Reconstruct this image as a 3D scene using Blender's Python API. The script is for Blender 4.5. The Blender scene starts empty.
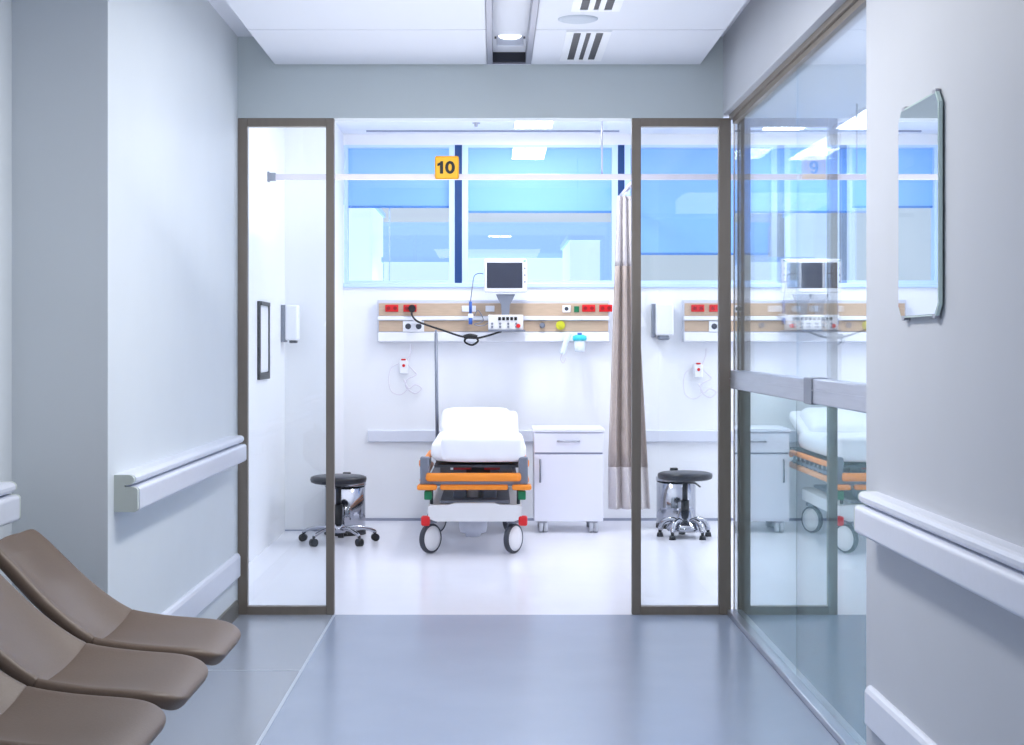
import bpy, bmesh, math, random
from mathutils import Vector, Matrix
random.seed(4)
PI = math.pi
C = bpy.context.scene.collection
F = 1580.0; VX, VY, H = 494.0, 345.0, 1.4

def PX(px, D): return (px - VX) * D / F
def PZ(py, D): return H - (py - VY) * D / F

# ------------------------------------------------------------ materials
def srgb(r, g, b):
    def f(c):
        c /= 255.0
        return c / 12.92 if c <= 0.04045 else ((c + 0.055) / 1.055) ** 2.4
    return (f(r), f(g), f(b), 1.0)

def mat(name, rgb, rough=0.5, metal=0.0, noise=0.0, scale=20, bump=0.0, emit=0.0, ergb=None, coat=0.0, spec=0.5, sheen=0.0, stretch=None):
    m = bpy.data.materials.new(name); m.use_nodes = True
    nt = m.node_tree; b = nt.nodes['Principled BSDF']
    c = srgb(*rgb)
    b.inputs['Base Color'].default_value = c
    b.inputs['Roughness'].default_value = rough
    b.inputs['Metallic'].default_value = metal
    b.inputs['Coat Weight'].default_value = coat
    b.inputs['Specular IOR Level'].default_value = spec
    b.inputs['Sheen Weight'].default_value = sheen
    tc = nt.nodes.new('ShaderNodeTexCoord'); mp = nt.nodes.new('ShaderNodeMapping')
    nt.links.new(tc.outputs['Object'], mp.inputs['Vector'])
    if stretch: mp.inputs['Scale'].default_value = stretch
    n = nt.nodes.new('ShaderNodeTexNoise'); n.inputs['Scale'].default_value = scale; n.inputs['Detail'].default_value = 4
    nt.links.new(mp.outputs['Vector'], n.inputs['Vector'])
    if noise:
        r = nt.nodes.new('ShaderNodeValToRGB')
        r.color_ramp.elements[0].position = 0.3; r.color_ramp.elements[1].position = 0.7
        r.color_ramp.elements[0].color = tuple(x * (1 - noise) for x in c[:3]) + (1,)
        r.color_ramp.elements[1].color = tuple(min(1, x * (1 + noise)) for x in c[:3]) + (1,)
        nt.links.new(n.outputs['Fac'], r.inputs['Fac']); nt.links.new(r.outputs['Color'], b.inputs['Base Color'])
    if bump:
        bp = nt.nodes.new('ShaderNodeBump'); bp.inputs['Strength'].default_value = bump; bp.inputs['Distance'].default_value = 0.004
        nt.links.new(n.outputs['Fac'], bp.inputs['Height']); nt.links.new(bp.outputs['Normal'], b.inputs['Normal'])
    if emit:
        b.inputs['Emission Color'].default_value = srgb(*(ergb or rgb)); b.inputs['Emission Strength'].default_value = emit
    return m

def glass_mat(name, tint=(1, 1, 1), gloss=(1, 1, 1), boost=0.0, haze=0.0):
    m = bpy.data.materials.new(name); m.use_nodes = True
    nt = m.node_tree; nt.nodes.clear()
    out = nt.nodes.new('ShaderNodeOutputMaterial'); mix = nt.nodes.new('ShaderNodeMixShader')
    tr = nt.nodes.new('ShaderNodeBsdfTransparent'); tr.inputs[0].default_value = tint + (1,)
    gl = nt.nodes.new('ShaderNodeBsdfGlossy'); gl.inputs['Roughness'].default_value = 0.0; gl.inputs['Color'].default_value = gloss + (1,)
    geo = nt.nodes.new('ShaderNodeNewGeometry'); mr = nt.nodes.new('ShaderNodeMapRange')
    mr.inputs['To Min'].default_value = 1.5; mr.inputs['To Max'].default_value = 1 / 1.5
    fr = nt.nodes.new('ShaderNodeFresnel')
    nt.links.new(geo.outputs['Backfacing'], mr.inputs['Value']); nt.links.new(mr.outputs['Result'], fr.inputs['IOR'])
    add = nt.nodes.new('ShaderNodeMath'); add.operation = 'ADD'; add.use_clamp = True; add.inputs[1].default_value = boost
    nt.links.new(fr.outputs[0], add.inputs[0]); nt.links.new(add.outputs[0], mix.inputs[0])
    nt.links.new(tr.outputs[0], mix.inputs[1]); nt.links.new(gl.outputs[0], mix.inputs[2])
    nt.links.new(mix.outputs[0], out.inputs[0])
    return m

M = dict(
    wall=mat('wall_paint', (218, 224, 229), 0.55, noise=0.012, scale=3, bump=0.02),
    wallr=mat('wall_paint_lilac', (196, 199, 206), 0.55, noise=0.012, scale=3, bump=0.02),
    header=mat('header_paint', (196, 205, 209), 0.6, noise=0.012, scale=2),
    white=mat('room_paint', (241, 243, 247), 0.45, noise=0.008, scale=3),
    ceil=mat('ceiling_paint', (226, 229, 238), 0.6, noise=0.008, scale=2),
    floorw=mat('white_vinyl', (233, 234, 243), 0.22, noise=0.012, scale=6, bump=0.01),
    rail=mat('rail_vinyl', (222, 226, 238), 0.35, noise=0.01, scale=40, bump=0.03),
    cap=mat('rail_cap', (196, 204, 200), 0.4),
    bronze=mat('bronze_metal', (128, 119, 110), 0.45, 0.2, noise=0.05, scale=30, stretch=(1, 1, 0.1)),
    bronzed=mat('bronze_skirting', (120, 118, 112), 0.45, 0.3, noise=0.05),
    steel=mat('brushed_steel', (186, 190, 200), 0.3, 0.85, noise=0.06, scale=60, stretch=(1, 0.05, 1)),
    alu=mat('aluminium', (170, 172, 182), 0.35, 0.7),
    chrome=mat('chrome', (176, 178, 186), 0.12, 1.0),
    greym=mat('grey_enamel', (128, 134, 148), 0.4, 0.2),
    dgrey=mat('dark_grey', (62, 66, 76), 0.5, noise=0.05),
    black=mat('black_plastic', (22, 24, 28), 0.45, noise=0.05),
    vinylb=mat('black_vinyl', (26, 29, 38), 0.35, bump=0.15, scale=120),
    orange=mat('orange_plastic', (250, 148, 42), 0.4),
    orangel=mat('pale_orange', (250, 176, 120), 0.4),
    red=mat('red_plastic', (214, 26, 32), 0.4),
    redd=mat('dark_red', (150, 14, 24), 0.4),
    green=mat('green_plastic', (20, 120, 80), 0.4),
    lime=mat('yellow_plastic', (205, 205, 50), 0.4),
    teal=mat('teal_plastic', (60, 205, 215), 0.4),
    blue=mat('blue_plastic', (40, 90, 175), 0.4),
    linen=mat('white_linen', (246, 247, 252), 0.8, bump=0.3, scale=14, sheen=0.2),
    encl=mat('cream_plastic', (226, 226, 228), 0.4),
    plast=mat('white_plastic', (238, 240, 246), 0.35),
    lam=mat('white_laminate', (236, 238, 250), 0.3),
    gap=mat('shadow_gap', (150, 156, 175), 0.6),
    beige=mat('beige_laminate', (196, 172, 148), 0.45, noise=0.06, scale=12, stretch=(1, 1, 8)),
    leather=mat('taupe_leather', (106, 88, 74), 0.48, noise=0.05, scale=160, bump=0.12),
    leatherd=mat('taupe_shell', (64, 56, 52), 0.5),
    curtain=mat('taupe_curtain', (178, 164, 156), 0.85, noise=0.04, scale=60, bump=0.2, sheen=0.3),
    curtainl=mat('pale_curtain', (206, 200, 200), 0.85, noise=0.04, scale=60, bump=0.2),
    navy=mat('navy_mullion', (10, 56, 112), 0.5, emit=0.15),  # faint glow added to the navy, the mullion is no lamp
    wframe=mat('window_frame_white', (190, 216, 250), 0.4, emit=0.15),  # bluish daylight put into the white, plus a faint glow
    blind=mat('blue_blind', (122, 170, 240), 0.9, noise=0.03, scale=5, emit=0.46, stretch=(0.3, 1, 6)),  # emission stands in for daylight shining through the fabric
    blindbar=mat('blind_bar', (70, 130, 205), 0.6, emit=0.2),  # same backlight glow, weaker on the bar
    yellow=mat('yellow_sign', (216, 164, 36), 0.45),
    ink=mat('sign_ink', (24, 24, 26), 0.5),
    screen=mat('monitor_screen', (44, 50, 68), 0.25),
    lampface=mat('lamp_diffuser', (255, 255, 255), 0.5, emit=6.0, ergb=(244, 248, 255)),
    lampsmall=mat('downlight_diffuser', (255, 255, 255), 0.5, emit=2.6, ergb=(244, 248, 255)),
    lampglass=mat('lamp_frost', (170, 176, 192), 0.3, emit=0.25),
    darkin=mat('trough_inside', (30, 32, 40), 0.7),
    darkend=mat('trough_end', (34, 36, 48), 0.5),
    slotrim=mat('trough_rim', (150, 152, 168), 0.35, 0.5),
    mirror=mat('mirror_silver', (232, 240, 245), 0.01, 1.0),
    mirroredge=mat('mirror_edge', (205, 226, 222), 0.15, 0.0),
    sky_bld=mat('pale_facade', (186, 214, 250), 0.7, noise=0.02, emit=0.3),  # glow stands in for daylight on the facades and ground
    sky_bld2=mat('bright_facade', (226, 238, 255), 0.7, noise=0.02, emit=0.55),  # stronger daylight glow put into the material
    pane=glass_mat('clear_glass', (0.97, 0.985, 0.985)),
    paneu=glass_mat('partition_glass', (0.90, 0.95, 0.98), boost=0.06),
    panel=glass_mat('tinted_partition_glass', (0.52, 0.62, 0.63), (0.93, 1.0, 1.0), 0.22),
    panew=glass_mat('window_glass', (0.97, 0.99, 1.0)),
    clearpl=mat('clear_plastic', (226, 236, 244), 0.2),
    cable=mat('pale_cable', (222, 218, 228), 0.5),
)
# corridor floor: blue-grey vinyl, greyer west of the weld line
def floor_mat():
    m = mat('corridor_vinyl', (152, 164, 186), 0.24, noise=0.03, scale=2.5, bump=0.01)
    nt = m.node_tree; b = nt.nodes['Principled BSDF']
    link = b.inputs['Base Color'].links[0]; src = link.from_socket
    tc = nt.nodes.new('ShaderNodeTexCoord'); sx = nt.nodes.new('ShaderNodeSeparateXYZ')
    nt.links.new(tc.outputs['Object'], sx.inputs[0])
    lt = nt.nodes.new('ShaderNodeMath'); lt.operation = 'LESS_THAN'; lt.inputs[1].default_value = -0.83
    nt.links.new(sx.outputs['X'], lt.inputs[0])
    mx = nt.nodes.new('ShaderNodeMix'); mx.data_type = 'RGBA'
    nt.links.new(lt.outputs[0], mx.inputs[0]); nt.links.new(src, mx.inputs[6]); mx.inputs[7].default_value = srgb(156, 163, 175)
    nt.links.new(mx.outputs[2], b.inputs['Base Color'])
    return m
M['floorc'] = floor_mat()
M['weld'] = mat('weld_line', (192, 202, 216), 0.3)

# ------------------------------------------------------------ mesh builder
class MB:
    def __init__(s): s.bm = bmesh.new(); s.mi = 0
    def _tag(s, faces, smooth=False):
        for f in faces:
            f.material_index = s.mi
            if smooth: f.smooth = True
    def box(s, x0, x1, y0, y1, z0, z1, bev=0.0, seg=2):
        r = bmesh.ops.create_cube(s.bm, size=1.0)
        vs = r['verts']
        for v in vs:
            v.co = Vector(((x0 + x1) / 2 + v.co.x * (x1 - x0), (y0 + y1) / 2 + v.co.y * (y1 - y0), (z0 + z1) / 2 + v.co.z * (z1 - z0)))
        fs = list({f for v in vs for f in v.link_faces}); s._tag(fs)
        if bev:
            es = list({e for v in vs for e in v.link_edges})
            r = bmesh.ops.bevel(s.bm, geom=es, offset=bev, segments=seg, affect='EDGES', profile=0.5)
            s._tag(r['faces'], True)
        return s
    def cyl(s, p0, p1, r0, r1=None, seg=20, caps=True):
        r1 = r0 if r1 is None else r1
        p0 = Vector(p0); p1 = Vector(p1); d = p1 - p0
        q = Vector((0, 0, 1)).rotation_difference(d.normalized()).to_matrix().to_4x4()
        r = bmesh.ops.create_cone(s.bm, cap_ends=caps, segments=seg, radius1=r0, radius2=r1, depth=d.length, matrix=Matrix.Translation((p0 + p1) / 2) @ q)
        fs = list({f for v in r['verts'] for f in v.link_faces})
        for f in fs:
            f.material_index = s.mi; f.smooth = len(f.verts) == 4
        return s
    def tube(s, pts, rad, seg=8, smooth_n=0):
        pts = [Vector(p) for p in pts]
        if smooth_n:
            out = []
            n = len(pts)
            for i in range(n - 1):
                a = pts[max(i - 1, 0)]; b = pts[i]; c = pts[i + 1]; d = pts[min(i + 2, n - 1)]
                for k in range(smooth_n):
                    t = k / smooth_n
                    out.append(0.5 * ((2 * b) + (c - a) * t + (2 * a - 5 * b + 4 * c - d) * t * t + (3 * b - a - 3 * c + d) * t ** 3))
            out.append(pts[-1]); pts = out
        rings = []; prev = None
        for i, p in enumerate(pts):
            t = (pts[min(i + 1, len(pts) - 1)] - pts[max(i - 1, 0)]).normalized()
            if prev is None:
                n_ = t.orthogonal().normalized()
            else:
                n_ = (prev - t * prev.dot(t))
                n_ = n_.normalized() if n_.length > 1e-6 else t.orthogonal().normalized()
            prev = n_; b_ = t.cross(n_)
            rings.append([s.bm.verts.new(p + rad * (math.cos(2 * PI * k / seg) * n_ + math.sin(2 * PI * k / seg) * b_)) for k in range(seg)])
        for i in range(len(rings) - 1):
            for k in range(seg):
                f = s.bm.faces.new((rings[i][k], rings[i][(k + 1) % seg], rings[i + 1][(k + 1) % seg], rings[i + 1][k]))
                f.smooth = True; f.material_index = s.mi
        for r in (rings[0][::-1], rings[-1]):
            f = s.bm.faces.new(r); f.material_index = s.mi
        return s
    def lathe(s, prof, cx=0, cy=0, seg=32):
        rings = []
        for (r, z) in prof:
            if r < 1e-5: rings.append([s.bm.verts.new((cx, cy, z))])
            else: rings.append([s.bm.verts.new((cx + r * math.cos(2 * PI * k / seg), cy + r * math.sin(2 * PI * k / seg), z)) for k in range(seg)])
        for a, b in zip(rings, rings[1:]):
            for k in range(seg):
                k2 = (k + 1) % seg
                if len(a) == 1 and len(b) == 1: continue
                if len(a) == 1: vs = (a[0], b[k2], b[k])
                elif len(b) == 1: vs = (a[k], a[k2], b[0])
                else: vs = (a[k], a[k2], b[k2], b[k])
                f = s.bm.faces.new(vs); f.smooth = True; f.material_index = s.mi
        return s
    def prism(s, poly, a0, a1, axis='y', smooth=False):
        def P(u, v, a):
            return {'y': (u, a, v), 'x': (a, u, v), 'z': (u, v, a)}[axis]
        A = [s.bm.verts.new(P(u, v, a0)) for u, v in poly]; B = [s.bm.verts.new(P(u, v, a1)) for u, v in poly]
        n = len(poly)
        for k in range(n):
            f = s.bm.faces.new((A[k], A[(k + 1) % n], B[(k + 1) % n], B[k])); f.material_index = s.mi; f.smooth = smooth
        for r in (A[::-1], B):
            f = s.bm.faces.new(r); f.material_index = s.mi
        return s
    def sphere(s, c, rx, ry=None, rz=None, u=20, v=12):
        ry = ry or rx; rz = rz or rx
        r = bmesh.ops.create_uvsphere(s.bm, u_segments=u, v_segments=v, radius=1.0, matrix=Matrix.Translation(c) @ Matrix.Diagonal((rx, ry, rz, 1)))
        s._tag(list({f for w in r['verts'] for f in w.link_faces}), True)
        return s
    def torus(s, c, R, r, axis='z', seg=28, sg=8):
        pts = []
        rings = []
        for i in range(seg):
            a = 2 * PI * i / seg; ring = []
            for j in range(sg):
                b = 2 * PI * j / sg
                p = ((R + r * math.cos(b)) * math.cos(a), (R + r * math.cos(b)) * math.sin(a), r * math.sin(b))
                p = {'z': p, 'y': (p[0], p[2], p[1]), 'x': (p[2], p[0], p[1])}[axis]
                ring.append(s.bm.verts.new(Vector(c) + Vector(p)))
            rings.append(ring)
        for i in range(seg):
            for j in range(sg):
                f = s.bm.faces.new((rings[i][j], rings[(i + 1) % seg][j], rings[(i + 1) % seg][(j + 1) % sg], rings[i][(j + 1) % sg]))
                f.smooth = True; f.material_index = s.mi
        return s
    def rot(s, M4):
        bmesh.ops.transform(s.bm, matrix=M4, verts=s.bm.verts[:]); return s
    def build_each(s, name, m, parent=None, **k):
        """one object per loose piece"""
        left = set(s.bm.verts); outs = []
        while left:
            st = [left.pop()]; comp = set(st)
            while st:
                v = st.pop()
                for e in v.link_edges:
                    w = e.other_vert(v)
                    if w not in comp: comp.add(w); st.append(w); left.discard(w)
            nb = MB(); mp_ = {v: nb.bm.verts.new(v.co) for v in comp}
            for f in {f for v in comp for f in v.link_faces}:
                g = nb.bm.faces.new([mp_[v] for v in f.verts]); g.smooth = f.smooth
            outs.append(nb.build(name, m, parent, **k))
        s.bm.free(); return outs
    def build(s, name, ms, parent=None, loc=None, sub=0, solid=0, label=None, kind=None):
        bmesh.ops.recalc_face_normals(s.bm, faces=s.bm.faces[:])
        me = bpy.data.meshes.new(name); s.bm.to_mesh(me); s.bm.free()
        for m in (ms if isinstance(ms, (list, tuple)) else [ms]): me.materials.append(m)
        o = bpy.data.objects.new(name, me); C.objects.link(o)
        if parent is not None: o.parent = parent
        if loc: o.location = loc
        if solid:
            md = o.modifiers.new('solid', 'SOLIDIFY'); md.thickness = solid; md.offset = -1
        if sub:
            md = o.modifiers.new('sub', 'SUBSURF'); md.levels = sub; md.render_levels = sub
        if label: o['label'] = label
        if kind: o['kind'] = kind
        return o

def thing(name, label, cat, loc=(0, 0, 0), rotz=0, group=None, kind=None):
    o = bpy.data.objects.new(name, None); o.empty_display_size = 0.1; C.objects.link(o)
    o.location = loc; o.rotation_euler = (0, 0, rotz)
    if label: o['label'] = label; o['category'] = cat
    if group: o['group'] = group
    if kind: o['kind'] = kind
    return o
def tag(o, label, cat, group=None):
    o['label'] = label; o['category'] = cat
    if group: o['group'] = group
    return o
def struct(name, mb, m, **k):
    return mb.build(name, m, kind='structure', **k)
def dup(root, loc, rotz=None, label=None, group=None, skip=()):
    r = root.copy(); C.objects.link(r); r.location = loc
    if rotz is not None: r.rotation_euler = (0, 0, rotz)
    if label: r['label'] = label
    if group: r['group'] = group
    for ch in list(root.children):
        if ch.name.split('.')[0] in skip: continue
        c = ch.copy(); C.objects.link(c); c.parent = r
        for g in list(ch.children):
            d = g.copy(); C.objects.link(d); d.parent = c
    return r

# ------------------------------------------------------------ key planes
DF = 8.2          # opening plane
DB = 12.6         # room rear wall
XL, XR = -1.33, 1.19
XG = 1.25         # glass partition
XRM = -1.574      # room left wall
ZO = 2.578        # opening head
ZC = 3.08         # room ceiling
ZP = 2.853        # corridor ceiling panel underside
ZK = 3.0          # corridor cove ceiling
DE = 5.44         # recess end on the left
DR = 5.05         # end of right wall
XBIG = 5.6

# ------------------------------------------------------------ shell
struct('floor', MB().box(-1.8, 1.30, -2.6, DF, -0.1, 0), M['floorc'])
b = MB(); b.box(XRM - 0.1, XBIG, DF, DB + 0.1, -0.1, 0.0); b.box(1.30, XBIG, DR - 1.0, DF, -0.1, 0.0)
struct('floor', b, M['floorw'])
b = MB(); b.box(-0.835, -0.822, -2.5, DF - 0.02, 0.0, 0.0008); b.box(-1.33, -0.835, 6.795, 6.803, 0.0, 0.0008)
b.build('trim_1', M['weld'], kind='structure')
b = MB(); b.box(XRM, XBIG, DF + 0.02, DF + 0.04, 0, 0.003); 
# left walls
b = MB(); b.box(XL - 0.33 - 0.12, XL, DE, DF + 0.12, 0, ZC + 0.2)
struct('wall_left', b, M['wall'])
struct('wall_left_recess', MB().box(-1.78, -1.66, -2.6, DE, 0, ZC + 0.2), M['wall'])
struct('wall_right', MB().box(XR, XR + 0.16, -2.6, DR, 0, ZC + 0.2), M['wallr'])
b = MB(); b.box(XR, XR + 0.16, DR, DF + 0.1, ZO + 0.02, ZC + 0.2)
struct('wall_right_upper', b, M['wallr'])
struct('wall_behind', MB().box(-1.8, 1.4, -2.7, -2.6, 0, ZC + 0.2), M['wall'])
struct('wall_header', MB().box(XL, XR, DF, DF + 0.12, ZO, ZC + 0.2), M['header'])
# room walls
struct('wall_room_left', MB().box(XRM - 0.12, XRM, DF + 0.12, DB + 0.1, 0, ZC), M['white'])
b = MB(); b.box(XRM, -1.2, 11.9, DB, 0, ZC)
struct('wall_column', b, M['white'])
struct('wall_room_right', MB().box(XBIG, XBIG + 0.1, DR - 1.0, DB + 0.1, 0, ZC), M['white'])
struct('wall_side_room', MB().box(XR + 0.16, XBIG, DR - 1.1, DR - 1.0, 0, ZC), M['white'])
ZS, ZT = PZ(283, DB), PZ(145, DB)
wins = [(-1.195, -0.33), (-0.235, 0.97), (1.06, 2.24), (2.335, 3.54), (3.64, 4.84)]
b = MB(); b.box(-1.2, XBIG, DB, DB + 0.12, 0, ZS); b.box(-1.2, XBIG, DB, DB + 0.12, ZT, ZC); b.box(4.84, XBIG, DB, DB + 0.12, ZS, ZT)
struct('wall_back', b, M['white'])
# skirting at back
b = MB(); b.box(-1.2, XBIG, DB - 0.012, DB, 0, 0.02); b.box(XRM, -1.2, 11.888, 11.9, 0, 0.01)
struct('baseboard_back', b, M['gap'])
struct('baseboard_left', MB().box(XL, XL + 0.012, DE + 0.02, DF - 0.05, 0, 0.085), M['bronzed'])
struct('baseboard_right', MB().box(XR - 0.012, XR, -2.5, DR, 0, 0.09), M['bronzed'])
# window sill strip
struct('trim_2', MB().box(-1.2, 4.84, DB - 0.02, DB + 0.0, ZS - 0.035, ZS - 0.002, 0.004), M['wframe'])
# room ceiling with groove line
b = MB(); b.box(XRM - 0.1, XBIG, DF + 0.12, 12.38, ZC, ZC + 0.1); b.box(XRM - 0.1, XBIG, 12.39, DB + 0.1, ZC, ZC + 0.1); b.box(1.35, XBIG, DR - 1.0, DF + 0.12, ZC, ZC + 0.1)
struct('ceiling', b, M['white'])
struct('trim_3', MB().box(-1.0, 0.98, 12.36, 12.385, ZC - 0.012, ZC), M['gap'])
# corridor ceiling: cove + dropped panels round the light trough
struct('ceiling', MB().box(-1.8, 1.35, -2.6, DF + 0.1, ZK, ZK + 0.1), M['ceil'])
PL, PR = PX(275, DF), PX(700, DF)
TL, TR = PX(487, 8.15), PX(531, 8.15)
seams = [-2.4, 3.3, 4.3, 5.3, 6.3, 7.29, DF - 0.004]
b = MB()
for y0, y1 in zip(seams, seams[1:]):
    b.box(PL, TL, y0, y1 - 0.012, ZP, ZP + 0.05, 0.003, 1)
    b.box(TR, PR, y0, y1 - 0.012, ZP, ZP + 0.05, 0.003, 1)
b.box(TL, TR, 8.13, DF - 0.004, ZP, ZP + 0.05)
b.box(PL + 0.002, PR - 0.002, -2.4, DF - 0.01, ZP + 0.05, ZP + 0.052)
struct('ceiling', b, M['ceil'])

# handrails -------------------------------------------------------------
def rail_profile(x0, sgn, dep=0.085, top=0.945, h=0.13, n=5):
    pts = [(0, top)]
    r = 0.018
    for k in range(n + 1):
        a = PI / 2 - PI * k / n
        pts.append((dep - 0.012 - r + r * math.cos(a), top - r + r * math.sin(a)))
    pts.append((dep * 0.45, top - 2 * r)); pts.append((dep * 0.45, top - 2 * r - 0.006))
    r = 0.014
    for k in range(n + 1):
        a = PI / 2 - (PI / 2) * k / n
        pts.append((dep - r + r * math.cos(a), top - 0.043 - r + r * math.sin(a)))
    for k in range(n + 1):
        a = -(PI / 2) * k / n
        pts.append((dep - r + r * math.cos(a), top - h + r + r * math.sin(a)))
    pts.append((0, top - h))
    return [(x0 + sgn * u, v) for u, v in pts]
def handrail(x0, sgn, y0, y1, label, dep=0.085):
    t = thing('wall_handrail', label, 'handrail', (x0, y0, 0.815), group=None)
    MB().prism([(u, v - 0.815) for u, v in rail_profile(0, sgn, dep)], 0.025, y1 - y0 - 0.025).build('rail', M['rail'], t)
    for (a, c) in ((0, 0.025), (y1 - y0 - 0.025, y1 - y0)):
        MB().prism([(u, v - 0.815) for u, v in rail_profile(0, sgn, dep - 0.003)], a, c).build('end_cap', M['cap'], t, label='slightly darker moulded end cap')
    return t
handrail(XL, 1, 5.53, 7.97, 'white moulded handrail on the left wall, running up to the glass door frame')
handrail(-1.66, 1, -2.0, 5.27, 'short visible end of white handrail at the far left edge, above the brown chairs')
handrail(XR, -1, -2.0, 4.93, 'large white double-ridge handrail on the right wall, below the mirror', 0.07)
def bumper(x0, sgn, y0, y1, label):
    z0, z1, d = 0.2, 0.327, 0.022
    p = [(x0, z0), (x0 + sgn * (d - 0.008), z0), (x0 + sgn * d, z0 + 0.01), (x0 + sgn * d, z1 - 0.018), (x0 + sgn * (d - 0.006), z1 - 0.006), (x0 + sgn * (d - 0.014), z1), (x0, z1)]
    return tag(MB().prism(p, y0, y1).build('bumper_rail', M['rail']), label, 'bumper rail')
bumper(XL, 1, 5.6, 8.15, 'low white bumper rail near the floor on the left wall')
bumper(XR, -1, -2.0, DR - 0.07, 'low white bumper rail near the floor on the right wall')
# room bumper strip
for (xa, xb, lab) in ((PX(368, DB), 0.83, 'pale wall bumper strip behind the head of the stretcher'), (1.0, 3.4, 'pale wall bumper strip behind the right-hand stool')):
    tag(MB().box(xa, xb, DB - 0.03, DB, PZ(442, DB), PZ(430, DB), 0.008).build('bumper_rail', M['rail']), lab, 'bumper rail')

# ------------------------------------------------------------ sliding door leaves
def leaf(name, x0, x1, wl, wr):
    t = thing(name, None, None, (x0, DF, 0), kind='structure')
    z0, z1 = 0.0, ZO
    w = x1 - x0
    b = MB(); b.box(0, wl, 0, 0.05, z0, z1, 0.003, 1); b.box(w - wr, w, 0, 0.05, z0, z1, 0.003, 1)
    b.box(wl, w - wr, 0.002, 0.048, z1 - 0.043, z1); b.box(wl, w - wr, 0.002, 0.048, z0, z0 + 0.042)
    b.build('frame', M['bronze'], t, kind='structure')
    MB().box(wl, w - wr, 0.02, 0.028, 0.042, z1 - 0.043).build('pane', M['pane'], t, kind='structure')
    return t
leaf('door_1', PX(237, DF) + 0.003, PX(334, DF), 0.05, 0.042)
leaf('door_2', PX(632, DF), PX(731, DF), 0.047, 0.062)

# ------------------------------------------------------------ glass partition on the right
t = thing('window_6', None, None, (XG, 0, 0), kind='structure')
zr0, zr1 = 1.175, 1.27
DJ = 6.53
for (y0, y1) in ((DR - 0.1, DJ - 0.003), (DJ + 0.003, DF - 0.0)):
    MB().box(0, 0.01, y0, y1, zr1, ZO + 0.03).build('pane', M['paneu'], t, kind='structure')
    MB().box(0, 0.01, y0, y1, 0.03, zr0).build('pane', M['panel'], t, kind='structure', label='darker tinted lower pane')
b = MB(); b.box(-0.04, 0.03, DR, DF - 0.0, 0, 0.028, 0.004, 1)
b.build('sill_track', M['steel'], t, kind='structure')
b = MB(); b.box(-0.025, 0.0, DR, DF + 0.04, ZO - 0.005, ZO + 0.02); b.box(-0.012, 0.02, DR, DF, ZO - 0.03, ZO + 0.02)
b.build('head_track', M['bronze'], t, kind='structure')
b = MB(); b.box(-0.03, 0.025, DR, DF - 0.04, zr0, zr1, 0.006); b.box(-0.034, -0.029, DR, DF - 0.04, zr0 + 0.05, zr0 + 0.054)
b.build('mid_rail', M['steel'], t, kind='structure')
MB().box(-0.036, 0.03, 6.05, 6.2, zr0 - 0.004, zr1 + 0.004, 0.004).build('rail_joint', M['greym'], t, kind='structure')
b = MB(); b.box(0.0, 0.05, DF, DF + 0.05, 0, ZO)
b.build('corner_post', M['bronze'], t, kind='structure')

# ------------------------------------------------------------ back windows
for i, (x0, x1) in enumerate(wins):
    t = thing('window_%d' % (i + 1), None, None, (x0, DB, ZS), kind='structure')
    w, h = x1 - x0, ZT - ZS
    b = MB(); b.box(0, 0.028, 0.0, 0.1, 0, h); b.box(w - 0.028, w, 0.0, 0.1, 0, h); b.box(0.028, w - 0.028, 0.0, 0.1, 0, 0.02); b.box(0.028, w - 0.028, 0.0, 0.1, h - 0.02, h)
    b.build('window_frame', M['wframe'], t, kind='structure')
    MB().box(0.028, w - 0.028, 0.012, 0.018, 0.02, h - 0.02).build('pane', M['panew'], t, kind='structure')
    if i == 0: MB().box(0.352, 0.362, 0.07, 0.08, 0.02, h - 0.02).build('glazing_bar', M['wframe'], t, kind='structure')
    if i + 1 < len(wins):
        nx = wins[i + 1][0]
        b = MB(); b.box(x1 + 0.018, nx - 0.02, DB - 0.005, DB + 0.1, ZS, ZT); b.build('trim_%d' % (i + 4), M['navy'], kind='structure')
        b = MB(); b.box(x1, x1 + 0.018, DB, DB + 0.1, ZS, ZT); b.box(nx - 0.02, nx, DB, DB + 0.1, ZS, ZT); b.build_each('trim_%d' % (i + 9), M['wframe'], kind='structure')
bl = ['blue roller blind in the leftmost window, left of the yellow 10 sign', 'wide blue roller blind above the patient monitor', 'deep blue roller blind lowered far in the window behind the right door leaf',
      'blue roller blind in the window seen through the corridor glass, behind the 9 sign', 'blue roller blind in the farthest right window']
drop = [208, 213, 255, 213, 213]
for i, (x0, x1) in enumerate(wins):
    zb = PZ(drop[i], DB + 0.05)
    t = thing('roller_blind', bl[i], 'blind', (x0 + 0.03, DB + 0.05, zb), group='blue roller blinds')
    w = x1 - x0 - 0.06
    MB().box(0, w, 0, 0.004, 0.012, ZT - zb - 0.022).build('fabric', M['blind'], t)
    MB().box(0, w, -0.006, 0.01, 0, 0.018, 0.003).build('bottom_bar', M['blindbar'], t, label='darker blue bottom bar')
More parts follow.
